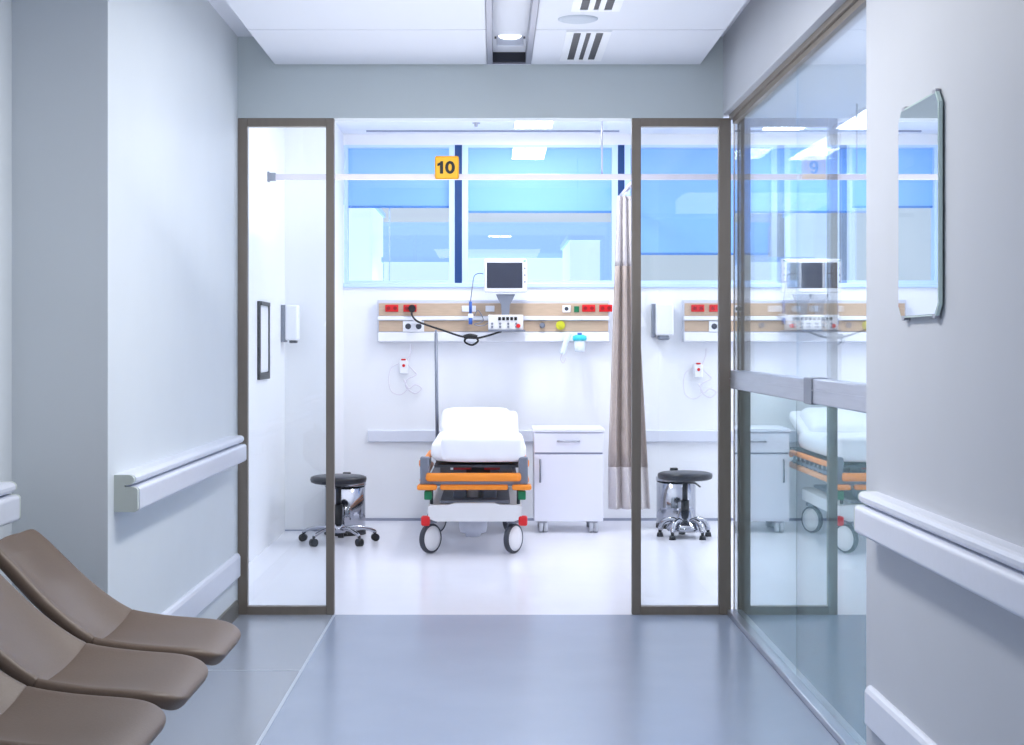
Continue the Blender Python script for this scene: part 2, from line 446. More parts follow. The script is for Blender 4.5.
# pale buildings outside
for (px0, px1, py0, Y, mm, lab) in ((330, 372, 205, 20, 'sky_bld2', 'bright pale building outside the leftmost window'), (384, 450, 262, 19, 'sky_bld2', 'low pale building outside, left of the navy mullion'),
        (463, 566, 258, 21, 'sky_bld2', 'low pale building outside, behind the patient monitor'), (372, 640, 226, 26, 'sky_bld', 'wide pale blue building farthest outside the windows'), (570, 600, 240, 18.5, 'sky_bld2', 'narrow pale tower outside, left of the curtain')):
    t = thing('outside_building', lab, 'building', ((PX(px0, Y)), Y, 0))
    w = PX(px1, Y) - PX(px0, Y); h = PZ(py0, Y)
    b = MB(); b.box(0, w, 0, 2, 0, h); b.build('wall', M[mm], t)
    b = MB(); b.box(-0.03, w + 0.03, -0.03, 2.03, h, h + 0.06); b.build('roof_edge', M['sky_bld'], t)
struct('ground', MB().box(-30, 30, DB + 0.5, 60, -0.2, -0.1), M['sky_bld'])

# ------------------------------------------------------------ corridor ceiling fittings
t = thing('recessed_light_trough', 'dark recessed ceiling trough with one lit square lamp, centre of the corridor ceiling', 'ceiling light', ((TL + TR) / 2, 8.13, ZP))
hw = (TR - TL) / 2
b = MB(); b.box(-hw, -hw + 0.03, -5.0, 0, -0.008, 0.05, 0.003, 1); b.box(hw - 0.03, hw, -5.0, 0, -0.008, 0.05, 0.003, 1); b.box(-hw, hw, -0.006, 0.0, -0.008, 0.05)
b.build('rim', M['slotrim'], t, label='light grey rim')
b = MB(); b.box(-hw + 0.03, hw - 0.03, -5.0, -0.006, 0.13, 0.135); b.box(-hw + 0.025, -hw + 0.03, -5.0, -0.006, 0.05, 0.135); b.box(hw - 0.03, hw - 0.025, -5.0, -0.006, 0.05, 0.135)
b.build('channel', M['darkin'], t)
MB().box(-hw + 0.03, hw - 0.03, -0.02, -0.006, 0.0, 0.135).build('end_plate', M['darkend'], t, label='black end plate')
lh = thing('lamp', None, None, (0, -0.45, 0.055)); lh.parent = t
lh.rotation_euler = (math.radians(-18), 0, 0)
def sub(o, parent): o.parent = parent; return o
b = MB(); b.box(-0.065, 0.065, -0.005, 0.005, -0.06, 0.06, 0.004, 1); sub(b.build('diffuser', M['lampglass']), lh)
b = MB()
b.sphere((0, -0.007, -0.01), 0.056, 0.006, 0.020); sub(b.build('glowing_tube', M['lampsmall']), lh)
b = MB(); b.box(-0.075, 0.075, -0.008, 0.04, 0.06, 0.07); b.box(-0.075, -0.066, -0.008, 0.04, 0.0, 0.065); b.box(0.066, 0.075, -0.008, 0.04, 0.0, 0.065); sub(b.build('bracket', M['darkend']), lh)
MB().cyl((0, -0.78, 0.132), (0, -0.56, 0.075), 0.02, 0.008).build('mounting_stem', M['darkend'], t)

def vent(y0, y1, label):
    x0, x1 = 0.335, 0.545
    t = thing('ceiling_vent', label, 'air vent', (x0, y0, ZP - 0.006), group='slotted white ceiling vents')
    w = x1 - x0; L = y1 - y0
    b = MB(); b.box(0, 0.036, 0, L, 0, 0.006); b.box(w - 0.036, w, 0, L, 0, 0.006); b.box(0.036, w - 0.036, 0, 0.03, 0, 0.006); b.box(0.036, w - 0.036, L - 0.03, L, 0, 0.006)
    b.build('frame', M['plast'], t)
    MB().box(0.036, w - 0.036, 0.03, L - 0.03, 0.004, 0.0058).build('dark_slot_backing', M['darkend'], t)
    s = (w - 0.072) / 3
    for k in range(2):
        MB().box(0.036 + s * (k + 1) - 0.012, 0.036 + s * (k + 1) + 0.012, 0.03, L - 0.03, -0.001, 0.004).build('slat', M['plast'], t)
vent(7.30, 8.06, 'slotted white ceiling vent nearest the door header')
vent(6.06, 6.86, 'slotted white ceiling vent at the top edge of the view, nearer than the round disc')
tag(MB().lathe([(0, -0.01), (0.07, -0.009), (0.088, -0.004), (0.09, 0)], 0.374, 7.04).build('ceiling_speaker', mat('grille_grey', (196, 204, 216), 0.6), loc=(0, 0, ZP)), 'flat round pale grey speaker disc in the corridor ceiling between two vents', 'speaker')

# room ceiling lamp panels
for (x, lab) in ((0.30, 'bright rectangular ceiling light panel above the stretcher bay'), (2.76, 'bright rectangular ceiling light panel seen through the corridor glass')):
    t = thing('ceiling_light', lab, 'ceiling light', (x, 11.65, ZC - 0.02), group='rectangular room ceiling lights')
    b = MB(); b.box(-0.155, -0.14, -0.5, 0.5, 0, 0.02); b.box(0.14, 0.155, -0.5, 0.5, 0, 0.02); b.box(-0.14, 0.14, -0.5, -0.485, 0, 0.02); b.box(-0.14, 0.14, 0.485, 0.5, 0, 0.02)
    b.build('frame', M['plast'], t)
    MB().box(-0.14, 0.14, -0.485, 0.485, 0.004, 0.018).build('diffuser', M['lampface'], t)
tag(MB().lathe([(0, -0.03), (0.012, -0.028), (0.014, -0.01), (0.03, -0.004), (0.03, 0)], PX(476, 11.95), 11.95).build('sprinkler', M['alu'], loc=(0, 0, ZC)), 'tiny ceiling sprinkler head left of the room light panel', 'sprinkler')

# ------------------------------------------------------------ curtain rail, signs, curtain
RY = 11.0; RZ = PZ(177, RY)
t = thing('curtain_rail', 'long pale curtain track hung across the bays below the ceiling', 'curtain rail', (XRM, RY, RZ))
MB().box(0.01, 5.2, -0.014, 0.014, -0.02, 0.02, 0.004).build('track', mat('track_enamel', (196, 192, 204), 0.45), t)
b = MB(); b.box(0, 0.012, -0.03, 0.03, -0.035, 0.035, 0.003); b.box(0.01, 0.055, -0.022, 0.022, -0.028, 0.028, 0.004); b.build('wall_bracket', M['greym'], t, label='grey wall bracket')
for hx in (PX(602, RY) - XRM, 3.4 + 0.7):
    MB().cyl((hx, 0, 0.02), (hx, 0, ZC - RZ), 0.006, seg=10).build('hanger_rod', M['alu'], t)
XB = 1.0
MB().box(XB - XRM - 0.012, XB - XRM + 0.012, 0.014, DB - RY - 0.001, -0.012, 0.016, 0.003).build('cross_track', mat('track_enamel', (196, 192, 204), 0.45), t)

def sign(px, txt, label):
    t = thing('bay_number_sign', label, 'sign', (PX(px, RY), RY - 0.024, PZ(168, RY)), group=None)
    MB().box(-0.083, 0.083, -0.004, 0.004, -0.08, 0.08, 0.014, 4).build('plate', M['yellow'], t)
    if txt == '10':
        b = MB(); b.prism([(-0.048, -0.042), (-0.026, -0.042), (-0.026, 0.044), (-0.043, 0.044), (-0.05, 0.034), (-0.066, 0.027), (-0.066, 0.009), (-0.048, 0.015)], -0.007, -0.003)
        b.build('digit_one', M['ink'], t)
        b = MB(); n = 28; ring = []
        for (rx, rz, y) in ((0.034, 0.0445, -0.003), (0.034, 0.0445, -0.007), (0.0125, 0.0255, -0.007), (0.0125, 0.0255, -0.003)):
            ring.append([b.bm.verts.new((0.022 + rx * math.cos(2 * PI * k / n), y, 0.001 + rz * math.sin(2 * PI * k / n))) for k in range(n)])
        for r0, r1 in ((0, 1), (1, 2), (2, 3), (3, 0)):
            for k in range(n): b.bm.faces.new((ring[r0][k], ring[r0][(k + 1) % n], ring[r1][(k + 1) % n], ring[r1][k]))
        b.build('digit_zero', M['ink'], t)
    else:
        # closed outline of the bowl and the curling tail, each a flat solid strip
        b = MB(); n = 26
        def strip(pts, closed):
            m_ = len(pts)
            V = [[b.bm.verts.new((p[0], y, p[1])) for p in q for y in (-0.007, -0.003)] for q in pts]
            for i in range(m_ if closed else m_ - 1):
                A, B_ = V[i], V[(i + 1) % m_]
                for u, w_ in ((0, 2), (2, 3), (3, 1), (1, 0)): b.bm.faces.new((A[u], A[w_], B_[w_], B_[u]))
            if not closed:
                for A in (V[0], V[-1]): b.bm.faces.new((A[0], A[2], A[3], A[1]))
        strip([((0.012 * math.cos(a), 0.016 + 0.014 * math.sin(a)), (0.031 * math.cos(a), 0.016 + 0.030 * math.sin(a))) for a in [2 * PI * k / n for k in range(n)]], True)
        strip([((0.013 * math.cos(a), -0.006 + 0.024 * math.sin(a)), (0.0312 * math.cos(a), -0.002 + 0.042 * math.sin(a))) for a in [0.45 - 2.95 * k / 18 for k in range(19)]], False)
        b.build('digit_nine', M['ink'], t)
    b = MB(); b.box(-0.02, 0.02, 0.003, 0.007, -0.08, -0.03); b.build('clip', M['alu'], t)
sign(447, '10', 'small yellow square sign reading 10 hung on the curtain track')
sign(813, '9', 'small yellow square sign reading 9, seen through the corridor glass partition')

def curtain():
    cy = 12.0
    t = thing('privacy_curtain', 'gathered taupe fabric curtain hanging beside the white bedside cabinet', 'curtain', (XB, cy, 0))
    ztop = PZ(196, cy); zbot = PZ(509, cy)
    n = 150
    def row(z):
        k = (ztop - z) / (ztop - zbot)
        xl = PX(617 - 9 * min(1, k * 1.2), cy); xr = PX(633 + 18 * k, cy)
        out = []
        for i in range(n + 1):
            u = i / n
            x = xl + (xr - xl) * u + 0.006 * math.sin(u * 41 + 2 * k)
            y = cy + (0.012 + 0.03 * k) * math.sin(2 * PI * 3.3 * u + 0.5 * math.sin(3 * k) + 1.2) + 0.006 * math.sin(u * 37 + k * 3)
            out.append((x - XB, y - cy, z))
        return out
    def part(name, z0, z1, m, lab=None, rows=12):
        b = MB(); grid = [[b.bm.verts.new(p) for p in row(z0 + (z1 - z0) * j / rows)] for j in range(rows + 1)]
        for j in range(rows):
            for i in range(n):
                f = b.bm.faces.new((grid[j][i], grid[j][i + 1], grid[j + 1][i + 1], grid[j + 1][i])); f.smooth = True
        b.build(name, m, t, solid=0.002, label=lab)
    za, zb = PZ(266, cy), PZ(467, cy)
    part('mesh_header', za, ztop, M['curtainl'], 'paler open mesh upper band')
    part('curtain_body', zb, za, M['curtain'])
    part('hem_band', zbot, zb, M['curtainl'], 'paler bottom band')
    for k in range(7):
        y = -0.09 + 0.03 * k
        MB().tube([(0.0, y, RZ - 0.012), (0.0, y, ztop + 0.02), (-0.03 + 0.006 * k, y, ztop - 0.01)], 0.004, 6).build('hook', M['plast'], t)
curtain()

# ------------------------------------------------------------ headwall service panels
def headwall(x0, x1, label, mirrored=False):
    z0, z1 = PZ(342, DB), PZ(300, DB); y = -0.07
    t = thing('headwall_panel', label, 'service panel', (x0, DB, z0), group=None)
    w = x1 - x0; h = z1 - z0
    MB().box(0, w, y, 0, 0, h, 0.008).build('casing', mat('casing_grey', (205, 208, 220), 0.4), t)
    k = h / 42.0
    for (a, c) in ((3.5, 16), (21, 31.5)):
        MB().box(0.012, w - 0.012, y - 0.006, y + 0.002, h - c * k, h - a * k, 0.002, 1).build('beige_strip', M['beige'], t)
    MB().box(0.005, w - 0.005, y - 0.03, y, h - 20.5 * k, h - 16.5 * k, 0.006).build('equipment_rail', M['plast'], t)
    MB().box(0.005, w - 0.005, y - 0.02, y, 0.002, h - 32.5 * k, 0.008).build('lower_rail', M['plast'], t)
    s = DB / F
    def sock(px, py, wd, ht, m, name='socket', d=0.014, dark=None, lab=None):
        cx = px * s; cz = h - (py - 300) * s
        o = MB().box(cx - wd * s / 2, cx + wd * s / 2, y - 0.006 - d, y - 0.004, cz - ht * s / 2, cz + ht * s / 2, 0.004).build(name, m, t, label=lab)
        if dark:
            b = MB()
            for q in range(dark):
                qx = cx + (q - (dark - 1) / 2) * wd * s / max(dark, 1)
                b.cyl((qx, y - 0.006 - d - 0.002, cz), (qx, y - 0.004 - d, cz), min(ht, wd / dark) * s * 0.28, seg=14)
            b.build_each('socket_hole', M['redd'] if m == M['red'] else M['dgrey'], o)
        return o
    for px in (14.5, 32.5, 210, 227):
        if px * s < w - 0.03: sock(px, 308.5, 13, 7, M['red'], 'red_socket', dark=2, lab='red double socket')
    sock(36, 326.5, 21, 11, M['plast'], 'double_socket', dark=2, lab='white double socket')
    sock(91, 309, 14, 6, M['plast'], 'data_outlet'); sock(112, 309, 9, 6, M['plast'], 'data_outlet')
    sock(188, 309, 8, 7, M['plast'], 'data_outlet', dark=1)
    sock(198, 309.5, 5, 6, M['green'], 'gas_outlet', lab='small green gas outlet')
    # round gas outlets
    for (px, m, lab) in ((164, M['greym'], 'grey round gas outlet'), (182, M['lime'], 'yellow round gas outlet')):
        cx = px * s; cz = h - 25.5 * s
        b = MB(); b.cyl((cx, y - 0.006, cz), (cx, y - 0.03, cz), 0.036 if m == M['lime'] else 0.022); b.cyl((cx, y - 0.03, cz), (cx, y - 0.05, cz), 0.014)
        b.build('gas_outlet', m, t, label=lab)
    return t
X1, X2 = PX(378, DB), PX(609, DB)
hw1 = headwall(X1, X2, 'beige and white medical service panel on the wall behind the stretcher')
hw2 = headwall(PX(682, DB), PX(682, DB) + (X2 - X1), 'beige and white medical service panel seen through the right door leaf')

def monitor(X, Y, label, label2, label3, full=True):
    z = 0
    t = thing('patient_monitor', label, 'monitor', (X, Y, PZ(293, Y)), group=None)
    s = Y / F
    w, h = 43 * s, 34 * s
    MB().box(-w / 2, w / 2, -0.05, 0.03, 0, h, 0.016, 3).build('housing', M['plast'], t)
    MB().box(-w / 2 + 0.022, w / 2 - 0.036, -0.054, -0.045, 0.036, h - 0.03, 0.003, 1).build('screen', M['screen'], t, label='dark grey screen')
    b = MB(); b.box(w / 2 - 0.03, w / 2 - 0.008, -0.053, -0.045, h - 0.022, h - 0.012); b.build('alarm_light', M['green'], t, label='small green lamp')
    b = MB()
    for k in range(3): b.cyl((w / 2 - 0.018, -0.055, h * (0.72 - 0.2 * k)), (w / 2 - 0.018, -0.045, h * (0.72 - 0.2 * k)), 0.007, seg=12)
    b.build_each('button', M['greym'], t)
    b = MB(); b.prism([(-0.075, -0.01), (0.075, -0.01), (0.06, -0.045), (0.035, -0.09), (0.028, -0.19), (-0.028, -0.19), (-0.035, -0.09), (-0.06, -0.045)], -0.02, 0.03)
    b.build('stand', M['greym'], t, label='grey tapering bracket')
    MB().cyl((0, 0.0, -0.05), (0, DB - 0.08 - Y, -0.10), 0.022).build('wall_arm', M['alu'], t)
    # module rack
    m = thing('vital_signs_module', label2, 'medical module', (X + 0.005, Y, PZ(331, Y)))
    MB().box(-18 * s, 17 * s, -0.07, 0.03, 0.008, 16 * s, 0.006).build('housing', M['encl'], m)
    b = MB()
    for k in range(5): b.box((-8 + 4 * k) * s, (-5.2 + 4 * k) * s, -0.078, -0.069, 10.6 * s, 13.8 * s, 0.002, 1)
    b.build_each('black_connector', M['black'], m)
    b = MB()
    for k in range(4):
        for j in range(2): b.cyl(((-14 + 8 * k) * s, -0.078, (4 + 3.2 * j) * s), ((-14 + 8 * k) * s, -0.068, (4 + 3.2 * j) * s), 0.009, seg=12)
    b.build_each('port', M['greym'], m)
    b = MB(); b.cyl((12 * s, -0.082, 5 * s), (12 * s, -0.069, 5 * s), 0.016, seg=16); b.build('dial', M['red'], m, label='small red dial')
    MB().box(-18 * s, 19 * s, -0.09, DB - 0.108 - Y, -0.004, 0.008).build('shelf', M['greym'], m)
    # bracket with sensor wires on the left
    g = thing('sensor_holder', label3, 'sensor holder', (X - 35 * s, Y + 0.03, PZ(318, Y)))
    b = MB(); b.box(-0.02, 0.02, -0.02, DB - 0.1 - Y - 0.03 - 0.001, 0, 0.035, 0.005); b.build('clamp', M['plast'], g)
    b = MB(); b.cyl((0, -0.01, 0.035), (0, -0.01, 0.13), 0.012); b.cyl((0, -0.01, -0.05), (0, -0.01, 0.0), 0.015); b.build_each('sensor_grip', M['blue'], g, label='blue grip')
    b = MB(); b.tube([(0, -0.01, 0.13), (0.015, -0.01, 0.25), (0.03, -0.01, 0.33), (0.07, -0.012, 0.35), (0.1, -0.01, 0.345)], 0.004, smooth_n=6)
    b.tube([(0.03, -0.01, 0.02), (0.06, -0.02, 0.06), (0.1, -0.02, -0.02), (0.03, -0.02, -0.05), (0.1, -0.02, -0.06), (0.16, -0.02, -0.02)], 0.0035, smooth_n=6)
    b.build('wire', M['greym'], g)
MY = 12.35
monitor(PX(505.5, MY), MY, 'white bedside patient monitor with dark screen above the stretcher', 'small grey vital signs module with black connectors under the bedside monitor', 'blue and white sensor holder with wires, left of the bedside monitor')
monitor(PX(505.5, MY) + 2.45, MY, 'white patient monitor seen through the corridor glass', 'vital signs module seen through the corridor glass, under the right-hand monitor', 'sensor holder with wires seen through the corridor glass')

# black power cable
def P(px, py, y): return (PX(px, y), y, PZ(py, y))
yc = 12.42
b = MB(); b.tube([P(412, 309, 12.49), P(412, 315, 12.46), P(417, 321, yc), P(427, 325, yc), P(445, 331, yc), P(462, 336.5, yc), P(474, 337, yc), P(478, 341, yc - .01), P(472, 345, yc - .02), P(465, 342, yc - .01), P(467, 338, yc), P(478, 338, yc), P(490, 335, yc - .01), P(501, 331.5, 12.30)], 0.008, smooth_n=8)
b.tube([P(464, 337, yc - .02), P(470, 335.5, yc - .03), P(477, 337, yc - .02)], 0.016, smooth_n=5)
t = b.build('power_cable', M['black']); tag(t, 'black cable drooping in a knot from the red socket to the monitor module', 'cable')
q = MB().cyl(P(412, 308.5, 12.47), P(412, 308.5, 12.508), 0.03).build('plug', M['black']); q.parent = t
q = MB().box(PX(417, yc) - 0.03, PX(417, yc) + 0.035, 12.44, 12.508, PZ(324, yc), PZ(318.5, yc), 0.01).build('adaptor', M['plast']); q.parent = t

# oxygen / suction unit with teal cap
X = PX(579.5, 12.45)
t = thing('suction_canister', 'small clear suction canister with teal lid hanging from the service panel', 'canister', (X, 12.43, PZ(352, 12.43)))
MB().lathe([(0, 0), (0.036, 0.002), (0.042, 0.02), (0.046, 0.10), (0, 0.10)]).build('jar', M['clearpl'], t)
MB().lathe([(0, 0.09), (0.05, 0.09), (0.056, 0.1), (0.054, 0.125), (0.03, 0.135), (0.0, 0.135)]).build('lid', M['teal'], t, label='teal lid')
MB().cyl((0, 0, 0.13), (0, 0, 0.15), 0.018).build('knob', M['blue'], t)
t = thing('breathing_bag', 'crumpled clear plastic tube bag hanging left of the teal-lidded canister', 'medical bag', (PX(562, 12.42), 12.42, PZ(354, 12.42)))
b = MB(); b.tube([(0, 0, 0), (0.02, 0, 0.06), (0.035, 0.0, 0.11), (0.06, 0.01, 0.165)], 0.022, seg=10, smooth_n=5); b.build('bag', M['clearpl'], t)
MB().tube([(0.0, -0.01, 0.0), (-0.01, 0, -0.04), (0.01, 0, -0.07), (0.03, 0, -0.03)], 0.004, smooth_n=5).build('tubing', M['cable'], t)

# call handsets with coiled leads
def handset(X, Z, label):
    t = thing('call_handset', label, 'call button', (X, DB - 0.03, Z))
    MB().box(-0.038, 0.034, -0.012, 0.03, -0.055, 0.055, 0.012, 3).build('holder', M['plast'], t)
    MB().cyl((0, -0.017, 0.012), (0, -0.011, 0.012), 0.012).build('button', M['red'], t, label='red call button')
    MB().box(-0.02, 0.016, -0.014, -0.0, 0.053, 0.066, 0.004).build('red_cap', M['red'], t)
    b = MB(); b.tube([(0.06, 0, 0.18), (0.055, 0, 0.12), (0.03, 0, 0.03), (0.08, 0, -0.03), (0.1, 0, -0.06), (0.03, 0, -0.1), (0.02, 0, -0.16), (0.09, 0, -0.21), (0.14, 0, -0.17), (0.09, 0, -0.14), (0.04, 0, -0.17), (0.0, 0, -0.1)], 0.004, smooth_n=6)
    b.tube([(-0.035, 0, 0.03), (-0.1, 0, -0.01), (-0.12, 0, -0.1), (-0.1, 0, -0.19), (-0.03, 0, -0.22), (0.03, 0, -0.18)], 0.003, smooth_n=6)
    b.build('lead', M['cable'], t)
handset(PX(404, DB), PZ(367, DB), 'white call handset with red button and looped lead, on the wall left of the stretcher')
handset(PX(698, DB), PZ(371, DB), 'white call handset with red button, on the wall above the right-hand stool')

# dispensers and board
t = thing('soap_dispenser', 'white wall dispenser between the curtain and the right-hand service panel', 'dispenser', (PX(651, DB), DB, PZ(340, DB)))
s = DB / F
MB().box(0, 0.03, -0.10, 0, 0.02, 36 * s, 0.004).build('back_plate', M['greym'], t, label='grey side plate')
MB().box(0.026, 21 * s, -0.13, 0, 0.035, 36 * s, 0.014, 3).build('cover', M['plast'], t)
MB().box(0.05, 17 * s, -0.12, -0.01, 0.0, 0.04, 0.01).build('nozzle', M['greym'], t)
t = thing('soap_dispenser', 'white wall dispenser seen through the left door leaf, beside the black-framed board', 'dispenser', (XRM, 11.66, PZ(342, 11.6)))
MB().box(0, 0.032, 0, 0.14, 0.0, 38 * 11.4 / F, 0.004).build('back_plate', M['greym'], t, label='grey back plate')
MB().box(0.03, 0.125, 0.0, 0.14, 0.012, 38 * 11.4 / F, 0.014, 3).build('cover', M['plast'], t)
MB().box(0.06, 0.11, 0.02, 0.12, -0.008, 0.016, 0.005).build('nozzle', M['dgrey'], t)
y0, y1 = 10.50, 10.98
t = thing('notice_board', 'white notice board in a black frame seen through the left door leaf', 'notice board', (XRM, y0, PZ(380, y0) + 0.0))
h = PZ(301, y0) - PZ(380, y0)
b = MB(); L = y1 - y0
b.box(0, 0.018, 0, 0.05, 0, h); b.box(0, 0.018, L - 0.03, L, 0, h); b.box(0, 0.018, 0.03, L - 0.03, 0, 0.045); b.box(0, 0.025, 0.035, L - 0.035, h - 0.025, h)
b.build('frame', M['black'], t)
MB().box(0, 0.01, 0.035, L - 0.035, 0.05, h - 0.025).build('panel', M['plast'], t)
tag(MB().box(XRM, XRM + 0.008, 11.08, 11.16, PZ(366, 11.1), PZ(356, 11.1), 0.002).build('wall_switch', M['plast']), 'small white wall switch under the left dispenser', 'switch')

# ------------------------------------------------------------ bedside cabinet
yf = 11.77; sc = F / yf
cx0, cx1 = PX(533.5, yf), PX(604, yf); w = cx1 - cx0
t = thing('bedside_cabinet', 'white bedside cabinet on castors with one drawer and one door', 'cabinet', (cx0, yf, 0))
dep = 0.46; ztop = PZ(428.5, yf)
MB().box(0.006, w - 0.006, 0.02, dep, 0.085, ztop - 0.025).build('body', M['lam'], t)
MB().box(-0.004, w + 0.004, -0.006, dep + 0.005, ztop - 0.028, ztop, 0.006).build('top', M['lam'], t)
d = MB().box(0.006, w - 0.006, 0, 0.02, PZ(452.5, yf), ztop - 0.036, 0.002, 1).build('drawer', M['lam'], t)
q = MB().tube([(w / 2 - 0.08, 0.0, ztop - 0.095), (w / 2 - 0.08, -0.025, ztop - 0.095), (w / 2 + 0.08, -0.025, ztop - 0.095), (w / 2 + 0.08, 0, ztop - 0.095)], 0.007, smooth_n=0).build('handle', M['alu']); q.parent = d
d = MB().box(0.006, w - 0.006, 0, 0.02, 0.086, PZ(454.5, yf), 0.002, 1).build('door', M['lam'], t)
za, zb = PZ(482, yf), PZ(460, yf)
q = MB().tube([(0.05, 0.0, za), (0.05, -0.025, za), (0.05, -0.025, zb), (0.05, 0, zb)], 0.007).build('handle', M['greym']); q.parent = d
MB().box(0.01, w - 0.01, 0.012, 0.02, PZ(454.5, yf), PZ(452.5, yf)).build('drawer_gap', M['gap'], t)
for ax in (0.075, w - 0.075):
    for ay in (0.045, dep - 0.06):
        c = MB().cyl((ax - 0.032, ay, 0.042), (ax - 0.004, ay, 0.042), 0.042).cyl((ax + 0.004, ay, 0.042), (ax + 0.032, ay, 0.042), 0.042).build('castor', mat('castor_grey', (200, 204, 212), 0.4), t)
        q = MB().cyl((ax, ay, 0.03), (ax, ay, 0.085), 0.01).box(ax - 0.03, ax + 0.03, ay - 0.028, ay + 0.028, 0.05, 0.085, 0.006).build('fork', M['alu']); q.parent = c

# ------------------------------------------------------------ stools and pedal bins
def stool(X, Y, R, rotz, castor, label):
    t = thing('swivel_stool', label, 'stool', (X, Y, 0), rotz, group=None)
    MB().lathe([(0, 0.42), (0.17, 0.42), (0.195, 0.43), (0.2, 0.45), (0.196, 0.466), (0.17, 0.475), (0, 0.478)]).build('seat', M['vinylb'], t)
    MB().cyl((0, 0, 0.10), (0, 0, 0.27), 0.03).cyl((0, 0, 0.27), (0, 0, 0.42), 0.02).cyl((0, 0, 0.40), (0, 0, 0.42), 0.07).build('gas_column', M['black'], t)
    MB().tube([(0.0, 0.03, 0.395), (0, 0.1, 0.39), (0, 0.15, 0.36)], 0.007).build('height_lever', M['black'], t)
    MB().lathe([(0, 0.07), (0.05, 0.072), (0.05, 0.11), (0.032, 0.13), (0, 0.13)] if castor else [(0, 0.05), (0.13, 0.05), (0.14, 0.07), (0.12, 0.10), (0.06, 0.135), (0.045, 0.2), (0, 0.2)]).build('hub', M['chrome'] , t)
    for k in range(5):
        a = 2 * PI * k / 5
        ca, sa = math.cos(a), math.sin(a)
        l = MB().tube([(0.03 * ca, 0.03 * sa, 0.10), (R * 0.5 * ca, R * 0.5 * sa, 0.105 if castor else 0.13), (R * 0.85 * ca, R * 0.85 * sa, 0.085 if castor else 0.11), (R * ca, R * sa, 0.065 if castor else 0.05)], 0.014 if castor else 0.02, smooth_n=5).build('leg', M['chrome'], t)
        b = MB()
        if castor:
            b.cyl((R * ca - sa * 0.02, R * sa + ca * 0.02, 0.027), (R * ca + sa * 0.02, R * sa - ca * 0.02, 0.027), 0.027); b.cyl((R * ca, R * sa, 0.03), (R * ca, R * sa, 0.07), 0.009)
        else:
            b.cyl((R * ca, R * sa, 0.0), (R * ca, R * sa, 0.03), 0.026, 0.02); b.cyl((R * ca, R * sa, 0.03), (R * ca, R * sa, 0.075), 0.012)
        q = b.build('castor' if castor else 'foot', M['black']); q.parent = l
stool(PX(338.5, 11.2), 11.2, 0.27, 0.35, True, 'black round swivel stool on chrome castor base behind the left door leaf')
stool(PX(685, 11.5), 11.5, 0.185, math.radians(-54), False, 'black round stool with short chrome feet behind the right door leaf')
def bin_(X, Y, label):
    t = thing('pedal_bin', label, 'bin', (X, Y, 0))
    MB().lathe([(0, 0.03), (0.145, 0.03), (0.15, 0.035), (0.15, 0.36), (0.0, 0.36)]).build('body', M['chrome'], t)
    MB().lathe([(0, 0.0), (0.155, 0.0), (0.155, 0.03), (0.0, 0.03)]).build('base_ring', M['black'], t)
    MB().lathe([(0.155, 0.36), (0.155, 0.385), (0.13, 0.395), (0.06, 0.402), (0, 0.404), ]).build('lid', M['chrome'], t)
    MB().box(-0.035, 0.035, -0.195, -0.14, 0.01, 0.025, 0.005).build('pedal', M['black'], t)
    MB().box(-0.03, 0.03, 0.12, 0.165, 0.35, 0.445, 0.006).build('hinge', M['black'], t)
bin_(-1.105, 11.72, 'chrome pedal bin behind the left castor stool')
bin_(PX(676, 12.15), 12.15, 'chrome pedal bin behind the right-hand stool')

